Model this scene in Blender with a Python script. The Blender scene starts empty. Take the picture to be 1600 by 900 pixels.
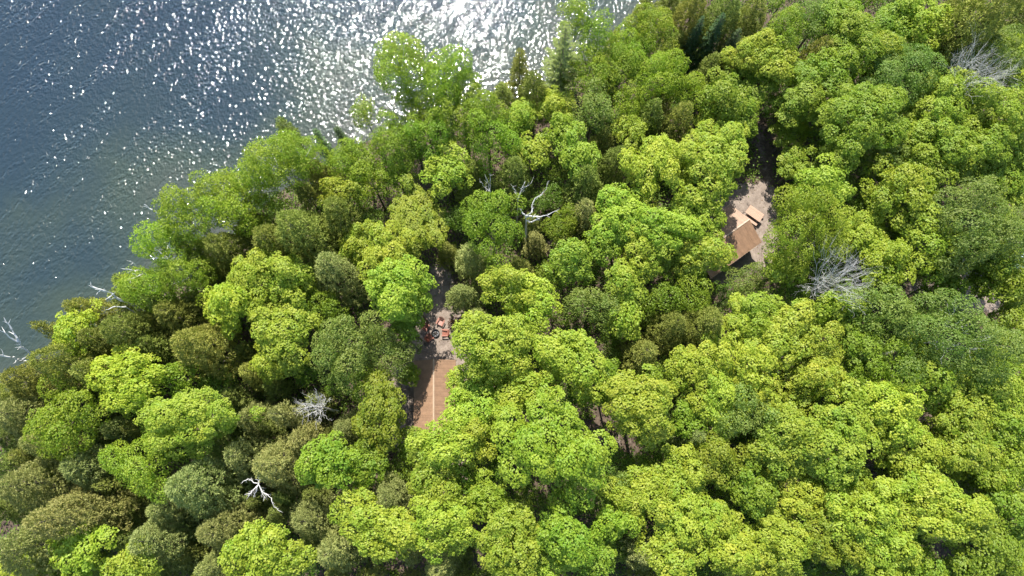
import bpy, math, random
import numpy as np
from mathutils import Vector, Quaternion, Matrix

R = math.radians
sc = bpy.context.scene
col = sc.collection

# ------------------------------------------------------------------ camera, sky, sun, exposure
CAM_H, TILT, FPX = 72.0, R(13.7), 1067.0
cd = bpy.data.cameras.new('camera'); cam = bpy.data.objects.new('camera', cd); col.objects.link(cam)
cam.location = (0, 0, CAM_H); cam.rotation_euler = (TILT, 0, 0)
cd.sensor_width = 36.0; cd.lens = 36.0 * FPX / 1600.0
cd.clip_start = 0.5; cd.clip_end = 3000
sc.camera = cam

SUN_AZ, SUN_EL = R(-10.0), R(55.0)          # azimuth clockwise from +Y
sdir = Vector((math.sin(SUN_AZ) * math.cos(SUN_EL), math.cos(SUN_AZ) * math.cos(SUN_EL), math.sin(SUN_EL)))
w = bpy.data.worlds.new('World'); sc.world = w; w.use_nodes = True
nt = w.node_tree
sky = nt.nodes.new('ShaderNodeTexSky'); sky.sky_type = 'NISHITA'; sky.sun_disc = False
sky.sun_elevation = SUN_EL; sky.sun_rotation = SUN_AZ
bg = nt.nodes['Background']; bg.inputs['Strength'].default_value = 0.15
nt.links.new(sky.outputs['Color'], bg.inputs['Color'])
sl = bpy.data.lights.new('sun', 'SUN'); sl.energy = 4.6; sl.angle = R(0.53); sl.color = (1.0, 0.96, 0.88)
so = bpy.data.objects.new('sun', sl); col.objects.link(so)
so.rotation_euler = sdir.to_track_quat('Z', 'Y').to_euler(); so.location = (0, 40, 90)
vs = sc.view_settings
vs.view_transform = 'Standard'; vs.look = 'None'; vs.exposure = 1.24; vs.gamma = 1.0; vs.use_curve_mapping = False
sc.cycles.max_bounces = 8; sc.cycles.diffuse_bounces = 4; sc.cycles.transmission_bounces = 6
sc.cycles.caustics_reflective = False; sc.cycles.caustics_refractive = False
sc.cycles.use_denoising = True

# ------------------------------------------------------------------ helpers
ct, st = math.cos(TILT), math.sin(TILT)
def P(px, py, z=0.0):
    """photo pixel (1600 x 900) seen at height z -> world point"""
    dx, dy = (px - 800) / FPX, -(py - 450) / FPX
    yy, zz = dy * ct + st, dy * st - ct
    t = (z - CAM_H) / zz
    return np.array((dx * t, yy * t, z))
def pix(v):
    x, y, z = v[0], v[1], v[2] - CAM_H
    yc, zc = y * ct + z * st, -y * st + z * ct
    return 800 + FPX * x / -zc, 450 - FPX * yc / -zc

def tag(o, label=None, cat=None, group=None, kind=None):
    if label: o['label'] = label
    if cat: o['category'] = cat
    if group: o['group'] = group
    if kind: o['kind'] = kind
    return o
def empty(name, loc=(0, 0, 0), rz=0.0):
    o = bpy.data.objects.new(name, None); col.objects.link(o)
    o.empty_display_size = 0.3
    o.location = [float(v) for v in loc]; o.rotation_euler = (0, 0, rz); return o
def link(name, me, parent=None, mat=None):
    if mat is not None and not me.materials: me.materials.append(mat)
    o = bpy.data.objects.new(name, me); col.objects.link(o)
    if parent is not None: o.parent = parent
    return o
def smooth01(x): 
    x = np.clip(x, 0, 1); return x * x * (3 - 2 * x)

class MB:
    """collects boxes, bars and tubes, links them as ONE mesh"""
    def __init__(s): s.v = []; s.f = []
    def add(s, vs, fs):
        b = len(s.v); s.v += [tuple(map(float, q)) for q in vs]; s.f += [tuple(i + b for i in f) for f in fs]; return s
    def box(s, c, size, rot=None):
        m = rot if rot is not None else Matrix.Identity(3)
        c = Vector([float(q) for q in c]); h = [q / 2 for q in size]
        vs = [c + m @ Vector((sx * h[0], sy * h[1], sz * h[2])) for sx in (-1, 1) for sy in (-1, 1) for sz in (-1, 1)]
        return s.add(vs, [(0, 1, 3, 2), (4, 6, 7, 5), (0, 4, 5, 1), (2, 3, 7, 6), (0, 2, 6, 4), (1, 5, 7, 3)])
    def bar(s, a, b, wd, th, up=(0, 0, 1)):
        a, b = Vector([float(q) for q in a]), Vector([float(q) for q in b]); d = (b - a); L = d.length; d.normalize()
        u = Vector(up); x = d.cross(u)
        if x.length < 1e-4: x = d.cross(Vector((1, 0, 0)))
        x.normalize(); z = x.cross(d)
        return s.box((a + b) / 2, (L, wd, th), Matrix((d, x, z)).transposed())
    def tube(s, pts, rad, n=6):
        pts = [Vector([float(q) for q in p]) for p in pts]; vs = []; fs = []
        for i, p in enumerate(pts):
            d = (pts[min(i + 1, len(pts) - 1)] - pts[max(i - 1, 0)])
            if d.length < 1e-6: d = Vector((0, 0, 1))
            d.normalize(); x = d.orthogonal() if abs(d.z) > .99 else d.cross(Vector((0, 0, 1)))
            x.normalize(); y = d.cross(x)
            for k in range(n):
                a = 2 * math.pi * k / n; vs.append(p + (x * math.cos(a) + y * math.sin(a)) * rad[i])
        for i in range(len(pts) - 1):
            for k in range(n):
                fs.append((i * n + k, i * n + (k + 1) % n, (i + 1) * n + (k + 1) % n, (i + 1) * n + k))
        fs.append(tuple(range(n))[::-1]); fs.append(tuple((len(pts) - 1) * n + k for k in range(n)))
        return s.add(vs, fs)
    def mesh(s, name, mat):
        me = bpy.data.meshes.new(name); me.from_pydata(s.v, [], s.f); me.update(); me.materials.append(mat); return me
    def build(s, name, mat, parent=None): return link(name, s.mesh(name, mat), parent)

# ------------------------------------------------------------------ materials
def new_mat(name):
    m = bpy.data.materials.new(name); m.use_nodes = True
    return m, m.node_tree.nodes, m.node_tree.links, m.node_tree.nodes['Principled BSDF']
def noise(n, l, scale, detail=4, vec=None, rough=0.55):
    t = n.new('ShaderNodeTexNoise'); t.inputs['Scale'].default_value = scale
    t.inputs['Detail'].default_value = detail; t.inputs['Roughness'].default_value = rough
    if vec is not None: l.new(vec, t.inputs['Vector'])
    return t.outputs['Fac']
def ramp(n, l, fac, stops, interp='LINEAR'):
    r = n.new('ShaderNodeValToRGB'); r.color_ramp.interpolation = interp
    e = r.color_ramp.elements
    while len(e) < len(stops): e.new(0.5)
    for i, (p, c) in enumerate(stops):
        e[i].position = p; e[i].color = (*c, 1) if len(c) == 3 else c
    l.new(fac, r.inputs['Fac']); return r.outputs['Color']
def mix(n, l, fac, a, b, mode='MIX'):
    x = n.new('ShaderNodeMix'); x.data_type = 'RGBA'; x.blend_type = mode
    for s, v in (('Factor', fac), ('A', a), ('B', b)):
        i = x.inputs[0] if s == 'Factor' else [q for q in x.inputs if q.name == s and q.type == 'RGBA'][0]
        if isinstance(v, (int, float)): i.default_value = v
        elif isinstance(v, tuple): i.default_value = (*v, 1)
        else: l.new(v, i)
    return [q for q in x.outputs if q.type == 'RGBA'][0]
def math_(n, l, op, a, b=None, clamp=False):
    x = n.new('ShaderNodeMath'); x.operation = op; x.use_clamp = clamp
    for i, v in enumerate((a, b)):
        if v is None: continue
        if isinstance(v, (int, float)): x.inputs[i].default_value = v
        else: l.new(v, x.inputs[i])
    return x.outputs[0]

def leaf_material(name, transl=0.43, rough=0.55, spec=0.35, dk=(0.60, 0.82, 0.60), lt=(1.25, 1.10, 1.15)):
    """leaf colour = the tree's own colour (object colour) varied per leaf cluster"""
    m, n, l, p = new_mat(name)
    oi = n.new('ShaderNodeObjectInfo')
    at = n.new('ShaderNodeAttribute'); at.attribute_name = 'tint'
    dark = mix(n, l, 1.0, oi.outputs['Color'], dk, 'MULTIPLY')
    lite = mix(n, l, 1.0, oi.outputs['Color'], lt, 'MULTIPLY')
    c = mix(n, l, at.outputs['Fac'], dark, lite)
    p.inputs['Roughness'].default_value = rough
    p.inputs['Specular IOR Level'].default_value = spec
    l.new(c, p.inputs['Base Color'])
    tr = n.new('ShaderNodeBsdfTranslucent')
    tc = mix(n, l, 1.0, c, (1.05, 1.25, 0.55), 'MULTIPLY'); l.new(tc, tr.inputs['Color'])
    ms = n.new('ShaderNodeMixShader'); ms.inputs[0].default_value = transl
    l.new(p.outputs[0], ms.inputs[1]); l.new(tr.outputs[0], ms.inputs[2])
    l.new(ms.outputs[0], n['Material Output'].inputs['Surface'])
    return m
LEAF = leaf_material('broad_leaf')
NEEDLE = leaf_material('cedar_spray', 0.28, 0.65, 0.25, (0.74, 0.82, 0.7), (1.2, 1.16, 1.2))

def bark(name, a, b, scale=9.0, stretch=0.25):
    m, n, l, p = new_mat(name)
    tc = n.new('ShaderNodeTexCoord'); mp = n.new('ShaderNodeMapping'); mp.inputs['Scale'].default_value = (1, 1, stretch)
    l.new(tc.outputs['Object'], mp.inputs['Vector'])
    f = noise(n, l, scale, 5, mp.outputs[0])
    l.new(ramp(n, l, f, [(0.35, a), (0.65, b)]), p.inputs['Base Color'])
    p.inputs['Roughness'].default_value = 0.85
    bp = n.new('ShaderNodeBump'); bp.inputs['Strength'].default_value = 0.5; l.new(f, bp.inputs['Height']); l.new(bp.outputs[0], p.inputs['Normal'])
    return m
BARK = bark('grey_brown_bark', (0.06, 0.045, 0.035), (0.16, 0.13, 0.10))
BIRCH = bark('white_birch_bark', (0.35, 0.33, 0.29), (0.72, 0.70, 0.66), 5, 2.5)
DEAD = bark('weathered_dead_wood', (0.42, 0.40, 0.37), (0.70, 0.68, 0.64), 7)
DEADG = bark('grey_dead_twigs', (0.36, 0.345, 0.31), (0.56, 0.54, 0.50), 7)

# ground: leaf litter with trodden dirt where the 'bare' attribute says so
m, n, l, p = new_mat('forest_floor'); GROUND = m
tc = n.new('ShaderNodeTexCoord').outputs['Object']
litter = ramp(n, l, noise(n, l, 2.2, 8, tc, 0.7), [(0.3, (0.035, 0.024, 0.017)), (0.55, (0.085, 0.058, 0.04)), (0.72, (0.15, 0.11, 0.075))])
dirt = ramp(n, l, noise(n, l, 1.3, 8, tc, 0.68), [(0.28, (0.125, 0.098, 0.08)), (0.5, (0.225, 0.182, 0.15)), (0.75, (0.32, 0.265, 0.22))])
speck = ramp(n, l, noise(n, l, 14, 3, tc, 0.6), [(0.42, (0.62, 0.56, 0.52)), (0.6, (1, 1, 1))])
dirt = mix(n, l, 0.7, dirt, speck, 'MULTIPLY')
at = n.new('ShaderNodeAttribute'); at.attribute_name = 'bare'
edge = math_(n, l, 'ADD', at.outputs['Fac'], math_(n, l, 'MULTIPLY', math_(n, l, 'SUBTRACT', noise(n, l, 1.6, 6, tc, 0.65), 0.5), 1.3))
bf = ramp(n, l, edge, [(0.38, (0, 0, 0)), (0.62, (1, 1, 1))])
l.new(mix(n, l, bf, litter, dirt), p.inputs['Base Color']); p.inputs['Roughness'].default_value = 0.95
bp = n.new('ShaderNodeBump'); bp.inputs['Strength'].default_value = 0.6; bp.inputs['Distance'].default_value = 0.05
l.new(noise(n, l, 9, 6, tc, 0.7), bp.inputs['Height']); l.new(bp.outputs[0], p.inputs['Normal'])

# lake
m, n, l, p = new_mat('lake_water'); LAKE = m
tc = n.new('ShaderNodeTexCoord').outputs['Object']
at = n.new('ShaderNodeAttribute'); at.attribute_name = 'shallow'
patch = noise(n, l, 0.055, 4, tc, 0.5)
f = math_(n, l, 'ADD', at.outputs['Fac'], math_(n, l, 'MULTIPLY', math_(n, l, 'SUBTRACT', patch, 0.5), 1.5))
wc = ramp(n, l, f, [(0.0, (0.013, 0.025, 0.036)), (0.33, (0.017, 0.030, 0.035)), (0.58, (0.029, 0.042, 0.033)), (1.0, (0.050, 0.055, 0.045))])
l.new(wc, p.inputs['Base Color'])
p.inputs['Roughness'].default_value = 0.05; p.inputs['IOR'].default_value = 1.333
def wave_frame(ang, sx, sy):
    q = n.new('ShaderNodeMapping'); q.vector_type = 'TEXTURE'; l.new(tc, q.inputs['Vector'])
    q.inputs['Rotation'].default_value = (0, 0, R(ang)); q.inputs['Scale'].default_value = (sx, sy, 1); return q.outputs[0]
h1 = noise(n, l, 2.2, 1.0, wave_frame(-30, 1, 1.35), 0.5)
h2 = noise(n, l, 4.6, 1.0, wave_frame(15, 1, 1.2), 0.5)
streak = noise(n, l, 0.75, 2, wave_frame(-37, 1, 8), 0.55)
gust = noise(n, l, 0.06, 2, tc, 0.5)
amp = ramp(n, l, math_(n, l, 'ADD', streak, math_(n, l, 'MULTIPLY', math_(n, l, 'SUBTRACT', gust, .5), .35)), [(0.41, (0.66,) * 3), (0.59, (1.38,) * 3)])
hh = math_(n, l, 'SUBTRACT', math_(n, l, 'ADD', h1, math_(n, l, 'MULTIPLY', h2, 0.16)), 0.58)
calm = math_(n, l, 'SUBTRACT', 1.0, math_(n, l, 'MULTIPLY', math_(n, l, 'POWER', at.outputs['Fac'], 5.0), 0.4))
hh = math_(n, l, 'MULTIPLY', math_(n, l, 'MULTIPLY', hh, amp), calm)
bp = n.new('ShaderNodeBump'); bp.inputs['Strength'].default_value = 1.0; bp.inputs['Distance'].default_value = 0.16
l.new(hh, bp.inputs['Height']); l.new(bp.outputs[0], p.inputs['Normal'])

def simple(name, a, b, scale=6, rough=0.6, detail=5, bump=0.15, metal=0.0):
    m, n, l, p = new_mat(name)
    tc = n.new('ShaderNodeTexCoord').outputs['Object']; f = noise(n, l, scale, detail, tc, 0.6)
    l.new(ramp(n, l, f, [(0.3, a), (0.7, b)]), p.inputs['Base Color']); p.inputs['Roughness'].default_value = rough
    p.inputs['Metallic'].default_value = metal
    if bump:
        q = n.new('ShaderNodeBump'); q.inputs['Strength'].default_value = bump; q.inputs['Distance'].default_value = 0.02
        l.new(f, q.inputs['Height']); l.new(q.outputs[0], p.inputs['Normal'])
    return m
ROOF = simple('brown_roof_sheet', (0.180, 0.108, 0.066), (0.265, 0.158, 0.094), 1.5, 0.55, 7, 0.05)
RIDGE = simple('pale_ridge_cap', (0.34, 0.245, 0.17), (0.42, 0.31, 0.22), 4, 0.5, 4, 0)
WALL = simple('brown_wall_boards', (0.11, 0.065, 0.04), (0.18, 0.11, 0.07), 7, 0.75)
DOOR = simple('dark_door_paint', (0.07, 0.045, 0.03), (0.10, 0.065, 0.045), 5, 0.5)
GLASS = simple('window_glass', (0.02, 0.025, 0.03), (0.04, 0.045, 0.05), 2, 0.08, 2, 0)
CHAIR = simple('orange_red_chair_paint', (0.19, 0.055, 0.030), (0.28, 0.092, 0.05), 12, 0.5)
PINE = simple('fresh_pine_planks', (0.31, 0.195, 0.135), (0.40, 0.26, 0.185), 11, 0.7)
GREYWOOD = simple('weathered_planks', (0.26, 0.19, 0.14), (0.36, 0.27, 0.20), 11, 0.8)
IRON = simple('sooty_iron', (0.015, 0.016, 0.018), (0.04, 0.04, 0.045), 9, 0.6, 4, 0.1, 0.4)
ASH = simple('ash', (0.07, 0.07, 0.072), (0.2, 0.2, 0.2), 14, 0.95)
CHAR = simple('charred_log', (0.015, 0.013, 0.012), (0.07, 0.055, 0.045), 14, 0.9)
STONE = simple('fire_stone', (0.16, 0.155, 0.15), (0.33, 0.32, 0.31), 6, 0.9)
TENT = simple('pale_blue_canvas', (0.52, 0.66, 0.74), (0.66, 0.78, 0.84), 3, 0.6)

# ------------------------------------------------------------------ setting: shoreline, ground, lake
shore_px = [(-420, 900), (-200, 760), (-60, 660), (20, 606), (100, 550), (190, 478), (270, 420), (345, 372), (410, 312), (480, 268), (560, 224),
            (640, 186), (720, 160), (800, 150), (860, 124), (930, 86), (985, 52), (1040, -10), (1110, -90), (1300, -300)]
SH = np.array([P(x, y, -0.4)[:2] for x, y in shore_px])
SH = np.vstack([SH[0] + (SH[0] - SH[1]) * 8, SH, SH[-1] + (SH[-1] - SH[-2]) * 6])
def shore_dist(xy):
    """signed distance to the shoreline, positive on land"""
    xy = np.atleast_2d(np.asarray(xy, float)); best = np.full(len(xy), 1e9); sign = np.ones(len(xy)); near = np.zeros((len(xy), 2))
    for a, b in zip(SH[:-1], SH[1:]):
        d = b - a; t = np.clip(((xy - a) @ d) / (d @ d), 0, 1); q = a + t[:, None] * d
        v = xy - q; dist = np.hypot(v[:, 0], v[:, 1]); s = np.where(d[0] * v[:, 1] - d[1] * v[:, 0] < 0, 1.0, -1.0)
        u = dist < best; best[u] = dist[u]; sign[u] = s[u]; near[u] = q[u]
    return best * sign, near
def wob(x, y):
    return (np.sin(x * .31 + 1.3) * np.cos(y * .27 + .4) + .5 * np.sin(x * .83 + y * .61) + .25 * np.sin(x * 1.9 - y * 1.7))
def ground_z(x, y):
    d, _ = shore_dist(np.stack([np.ravel(x), np.ravel(y)], 1)); d = d.reshape(np.shape(x))
    d = d + 0.25 * wob(x * 1.3, y * 1.3)
    return np.where(d > 0, -0.45 + 0.45 * smooth01(d / 3.0) + 0.05 * wob(x, y) * smooth01(d / 4), -0.45 - 3.0 * smooth01(-d / 22.0))

bare_polys = [  # trodden dirt, photo pixels at ground level
    ([(668, 415), (704, 415), (712, 478), (742, 496), (748, 570), (720, 575), (640, 575), (636, 510), (664, 478)], 1.0),
    ([(600, 560), (730, 560), (735, 720), (690, 730), (600, 700)], 0.62),
    ([(1130, 292), (1206, 286), (1216, 330), (1212, 410), (1180, 424), (1120, 450), (1098, 410), (1110, 330)], 1.0),
    ([(1172, 190), (1200, 190), (1212, 300), (1184, 300)], 0.45),  # dark dirt path; more litter mixed in to paint its shade into the colour
    ([(780, 620), (940, 670), (1010, 690), (1010, 706), (920, 700), (770, 650)], 0.45),
    ([(1488, 385), (1526, 385), (1540, 440), (1575, 452), (1560, 490), (1500, 486), (1490, 440)], 0.95),
    ([(1408, 425), (1475, 440), (1480, 480), (1415, 480)], 0.55),
    ([(685, 690), (720, 690), (740, 760), (705, 770)], 0.5),
    ([(845, 370), (870, 370), (872, 400), (850, 405)], 0.5),
]
def in_poly(px, py, poly):
    ins = np.zeros(np.shape(px), bool); j = len(poly) - 1
    for i in range(len(poly)):
        xi, yi = poly[i]; xj, yj = poly[j]
        c = ((yi > py) != (yj > py)) & (px < (xj - xi) * (py - yi) / (yj - yi + 1e-9) + xi); ins ^= c; j = i
    return ins
def bare_at(x, y):
    px, py = pix((x, y, np.zeros_like(x))); v = np.zeros(np.shape(x))
    for poly, a in bare_polys: v = np.maximum(v, a * in_poly(px, py, poly))
    return v
def axis(lo, hi, step, far):
    a = np.arange(lo, hi + step / 2, step); g = []; s = step; q = hi
    while q < far: s *= 1.5; q += s; g.append(q)
    h = []; s = step; q = lo
    while q > -far: s *= 1.5; q -= s; h.append(q)
    return np.array(h[::-1] + list(a) + g)
def sheet(name, xs, ys, zf, attrs, mat):
    X, Y = np.meshgrid(xs, ys); Z = zf(X, Y); nx, ny = len(xs), len(ys)
    v = np.stack([X, Y, Z], -1).reshape(-1, 3)
    i = (np.arange(ny - 1)[:, None] * nx + np.arange(nx - 1)[None]).ravel()
    q = np.stack([i, i + 1, i + 1 + nx, i + nx], 1)
    me = bpy.data.meshes.new(name); me.vertices.add(len(v)); me.vertices.foreach_set('co', v.ravel())
    me.loops.add(q.size); me.loops.foreach_set('vertex_index', q.ravel().astype(np.int32))
    me.polygons.add(len(q)); me.polygons.foreach_set('loop_start', np.arange(0, q.size, 4, dtype=np.int32))
    me.polygons.foreach_set('use_smooth', np.ones(len(q), bool))
    for k, fn in attrs.items():
        a = me.attributes.new(k, 'FLOAT', 'POINT'); a.data.foreach_set('value', fn(X, Y).ravel().astype(np.float32))
    me.update(); return link(name, me, None, mat)
def blur_bare(X, Y):
    v = bare_at(X, Y); 
    for _ in range(2): v[1:-1, 1:-1] = (v[1:-1, 1:-1] * 2 + v[:-2, 1:-1] + v[2:, 1:-1] + v[1:-1, :-2] + v[1:-1, 2:]) / 6
    return v
ground = sheet('ground', axis(-72, 72, .55, 900), axis(-24, 72, .55, 900), ground_z, {'bare': blur_bare}, GROUND)
tag(ground, kind='structure')
def shallow(X, Y):
    d, _ = shore_dist(np.stack([X.ravel(), Y.ravel()], 1)); d = -d.reshape(X.shape)
    return np.exp(-np.clip(d, 0, None) / 11.5)
lake = sheet('lake', axis(-75, 75, 1.5, 900), axis(-24, 75, 1.5, 900), lambda X, Y: np.full(X.shape, -0.42), {'shallow': shallow}, LAKE)
tag(lake, kind='structure')

# ------------------------------------------------------------------ leaf meshes
def leaf_mesh(name, pos, axis_, nrm, ln, wd, tint, mat, fold=0.18):
    """kite-shaped leaves: pos = stalk end, axis_ = length direction, nrm = face normal"""
    N = len(pos)
    axis_ = axis_ / (np.linalg.norm(axis_, axis=1, keepdims=True) + 1e-9)
    side = np.cross(axis_, nrm); side /= (np.linalg.norm(side, axis=1, keepdims=True) + 1e-9)
    up = np.cross(side, axis_)
    ln = np.broadcast_to(ln, (N,))[:, None]; wd = np.broadcast_to(wd, (N,))[:, None]
    v = np.empty((N, 4, 3))
    v[:, 0] = pos
    v[:, 1] = pos + axis_ * ln * .5 + side * wd * .5 + up * ln * fold * .5
    v[:, 2] = pos + axis_ * ln - up * ln * fold * .6
    v[:, 3] = pos + axis_ * ln * .5 - side * wd * .5 + up * ln * fold * .5
    me = bpy.data.meshes.new(name); me.vertices.add(N * 4); me.vertices.foreach_set('co', v.ravel())
    me.loops.add(N * 4); me.loops.foreach_set('vertex_index', np.arange(N * 4, dtype=np.int32))
    me.polygons.add(N); me.polygons.foreach_set('loop_start', np.arange(0, N * 4, 4, dtype=np.int32))
    a = me.attributes.new('tint', 'FLOAT', 'FACE'); a.data.foreach_set('value', np.clip(tint, 0, 1).astype(np.float32))
    me.update(); me.materials.append(mat); return me
def unit(v): return v / (np.linalg.norm(v, axis=-1, keepdims=True) + 1e-9)
def fib(n, rng, zmin=-0.2):
    i = np.arange(n) + rng.random(n) * .6; z = zmin + (1 - zmin) * (i + .5) / (n + .5); z = np.clip(z, -1, 1)
    a = i * 2.399963 + rng.random() * 6.28; r = np.sqrt(1 - z * z)
    return np.stack([r * np.cos(a), r * np.sin(a), z], 1)
def tufts_on_lobes(C, rad, rng, spacing, zmin=-0.25, flat=0.8, cull=0.86):
    out_p, out_n, out_t = [], [], []
    for c, r in zip(C, rad):
        k = max(4, int(2 * math.pi * (1 - zmin) * r * r / (spacing * spacing)))
        d = fib(k, rng, zmin); d = unit(d + rng.normal(0, .10, d.shape))
        p = c + d * r * np.array((1, 1, flat)) * rng.uniform(.86, 1.1, (k, 1))
        q = (p[:, None, :] - C[None]) / np.array((1, 1, flat)); inside = (np.linalg.norm(q, axis=2) < rad[None] * cull).any(1)
        out_p.append(p[~inside]); out_n.append(d[~inside]); out_t.append(np.full((~inside).sum(), rng.random()))
    global LOBE_T
    LOBE_T = np.concatenate(out_t)
    return np.vstack(out_p), np.vstack(out_n)
def tuft_leaves(tp, tn, rng, per, tr, ln, upw=.55, rand=.35, lt=None):
    """rosettes of leaves: each tuft a little dome of leaves round its tip"""
    N = len(tp) * per
    p = np.repeat(tp, per, 0); nn = unit(np.repeat(tn, per, 0) + np.array((0, 0, upw)))
    sz = np.repeat(rng.uniform(.75, 1.25, len(tp)), per)
    ref = unit(rng.normal(size=(N, 3))); tang = unit(np.cross(nn, ref))
    rr = np.sqrt(rng.random(N)) * tr * sz
    pos = p + tang * rr[:, None] * .75 + nn * (tr * .75 * (1 - (rr / tr) ** 2))[:, None] + rng.normal(0, tr * .12, (N, 3))
    ax = unit(tang + nn * rng.uniform(-.35, .35, (N, 1)) + rng.normal(0, .25, (N, 3)))
    nr = unit(nn + tang * (.55 * rr / tr)[:, None] + rng.normal(0, rand, (N, 3)))
    t = np.repeat(rng.random(len(tp)), per) * .38 + rng.random(N) * .27 + np.repeat(lt if lt is not None else rng.random(len(tp)), per) * .35
    return pos, ax, nr, ln * rng.uniform(.75, 1.25, N), t
def limbs(mb, H, R_, C, rng, zc, r0, n=7):
    """tapered trunk and the limbs that carry the crown"""
    bend = rng.normal(0, .12, 2) * R_ * .3
    top = np.array((bend[0], bend[1], H * .86)); mid = np.array((bend[0] * .3, bend[1] * .3, H * .45))
    mb.tube([(0, 0, -.3), (0, 0, .25), mid, top], [r0 * 1.5, r0, r0 * .75, r0 * .15], 7)
    for k in rng.permutation(len(C))[:n]:
        a = mid + (top - mid) * rng.uniform(.05, .6); e = C[k]; m_ = (a + e) / 2 + np.array((0, 0, -.06 * R_))
        mb.tube([a, m_, e], [r0 * .42, r0 * .28, r0 * .07], 5)

def maple(seed, R_, H, kind):
    rng = np.random.default_rng(seed)
    n = int(13 + 7.5 * R_); zc = H - .95 * R_
    d = fib(n, rng, -.5); ph = rng.random(3) * 6.28; a = np.arctan2(d[:, 1], d[:, 0])
    wobl = 1 + .16 * np.sin(2 * a + ph[0]) + .15 * np.sin(3 * a + ph[1]) + .10 * np.sin(5 * a + ph[2])
    out = rng.uniform(.45, .92, n) * wobl; out[rng.random(n) < .14] *= 1.16; C = d * R_ * out[:, None] * np.array((1, 1, .95)) + np.array((0, 0, zc))
    rad = R_ * rng.uniform(.13, .33, n) * (1.25 if R_ < 2 else 1.1 if R_ < 2.6 else 1.0)
    if kind == 'tuft':
        tp, tn = tufts_on_lobes(C, rad, rng, .55, -.35, .75); keep = rng.random(len(tp)) < .94
        pos, ax, nr, ln, t = tuft_leaves(tp[keep], tn[keep], rng, 30, .31, .172, .85, .30, LOBE_T[keep])
        ip, in_ = tufts_on_lobes(C, rad * .72, rng, .5, -.2, .75); i2 = tuft_leaves(ip, in_, rng, 6, .34, .17, .5, .6, LOBE_T)
        pos, ax, nr, ln, t = [np.concatenate(q_) for q_ in zip((pos, ax, nr, ln, t), i2)]
    else:
        tp, tn = tufts_on_lobes(C, rad, rng, .34, -.35); keep = rng.random(len(tp)) < .84
        pos, ax, nr, ln, t = tuft_leaves(tp[keep], tn[keep], rng, 13, .30, .135, .45, .55, LOBE_T[keep])
    cm = leaf_mesh('crown', pos, ax, nr, ln, ln * .8, t, LEAF)
    mb = MB(); limbs(mb, H, R_, C, rng, zc, .07 + .035 * R_); tm = mb.mesh('trunk', BARK)
    return cm, tm
def birch(seed, R_, H):
    rng = np.random.default_rng(seed)
    n = int(10 + 4 * R_); zc = H - 1.6 * R_
    d = fib(n, rng, -.75); C = d * np.array((R_ * .72, R_ * .72, R_ * 1.45)) * rng.uniform(.45, 1.0, (n, 1)) + np.array((0, 0, zc))
    rad = R_ * rng.uniform(.22, .40, n)
    tp, tn = tufts_on_lobes(C, rad, rng, .33, -.7, .85, .8); keep = rng.random(len(tp)) < .72
    pos, ax, nr, ln, t = tuft_leaves(tp[keep], tn[keep], rng, 11, .32, .135, .3, .7, LOBE_T[keep])
    cm = leaf_mesh('crown', pos, ax, nr, ln, ln * .75, t, LEAF)
    mb = MB(); limbs(mb, H, R_, C, rng, zc, .06 + .03 * R_, 10); tm = mb.mesh('trunk', BIRCH)
    return cm, tm
def cedar(seed, R_, H):
    rng = np.random.default_rng(seed)
    n = int(26 + 9 * R_); u = (np.arange(n) + rng.random(n)) / n          # 0 bottom .. 1 top
    prof = np.clip(1.1 * (1 - u) + .03, 0, 1) ** .8
    a = np.arange(n) * 2.399963 + rng.normal(0, .3, n)
    zb = H * .22; z = zb + (H - zb - .35) * u
    rr = R_ * .80 * prof * rng.uniform(.72, 1.06, n)
    C = np.stack([rr * np.cos(a), rr * np.sin(a), z], 1); C[-2:, :2] *= .3
    rad = (R_ * .30 * (.55 + .6 * prof)) * rng.uniform(.8, 1.2, n)
    tp, tn = tufts_on_lobes(C, rad, rng, .25, -.35, 1.1, .82)
    hz = np.stack([tp[:, 0], tp[:, 1], np.full(len(tp), R_ * .8)], 1)
    keep = rng.random(len(tp)) < .88; tp, tn = tp[keep], unit(tn[keep] + .6 * unit(hz[keep]))
    per = 9; N = len(tp) * per; p = np.repeat(tp, per, 0); nn = np.repeat(tn, per, 0)
    ax = unit(nn + rng.normal(0, .55, (N, 3)) + np.array((0, 0, .15))); nr = unit(rng.normal(size=(N, 3)) + np.array((0, 0, .8)))
    pos = p + rng.normal(0, .07, (N, 3)) - ax * .08
    t = np.repeat(rng.random(len(tp)), per) * .6 + rng.random(N) * .4
    cm = leaf_mesh('crown', pos, ax, nr, rng.uniform(.14, .27, N), rng.uniform(.05, .085, N), t, NEEDLE, .1)
    mb = MB(); r0 = .05 + .035 * R_
    mb.tube([(0, 0, -.3), (0, 0, .3), (0, 0, H * .6), (0, 0, H * .95)], [r0 * 1.5, r0, r0 * .6, .02], 7)
    for k in range(0, n, 3): mb.tube([(0, 0, C[k, 2] - .3), tuple(C[k])], [r0 * .25, .015], 4)
    return cm, mb.mesh('trunk', BARK)
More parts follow.
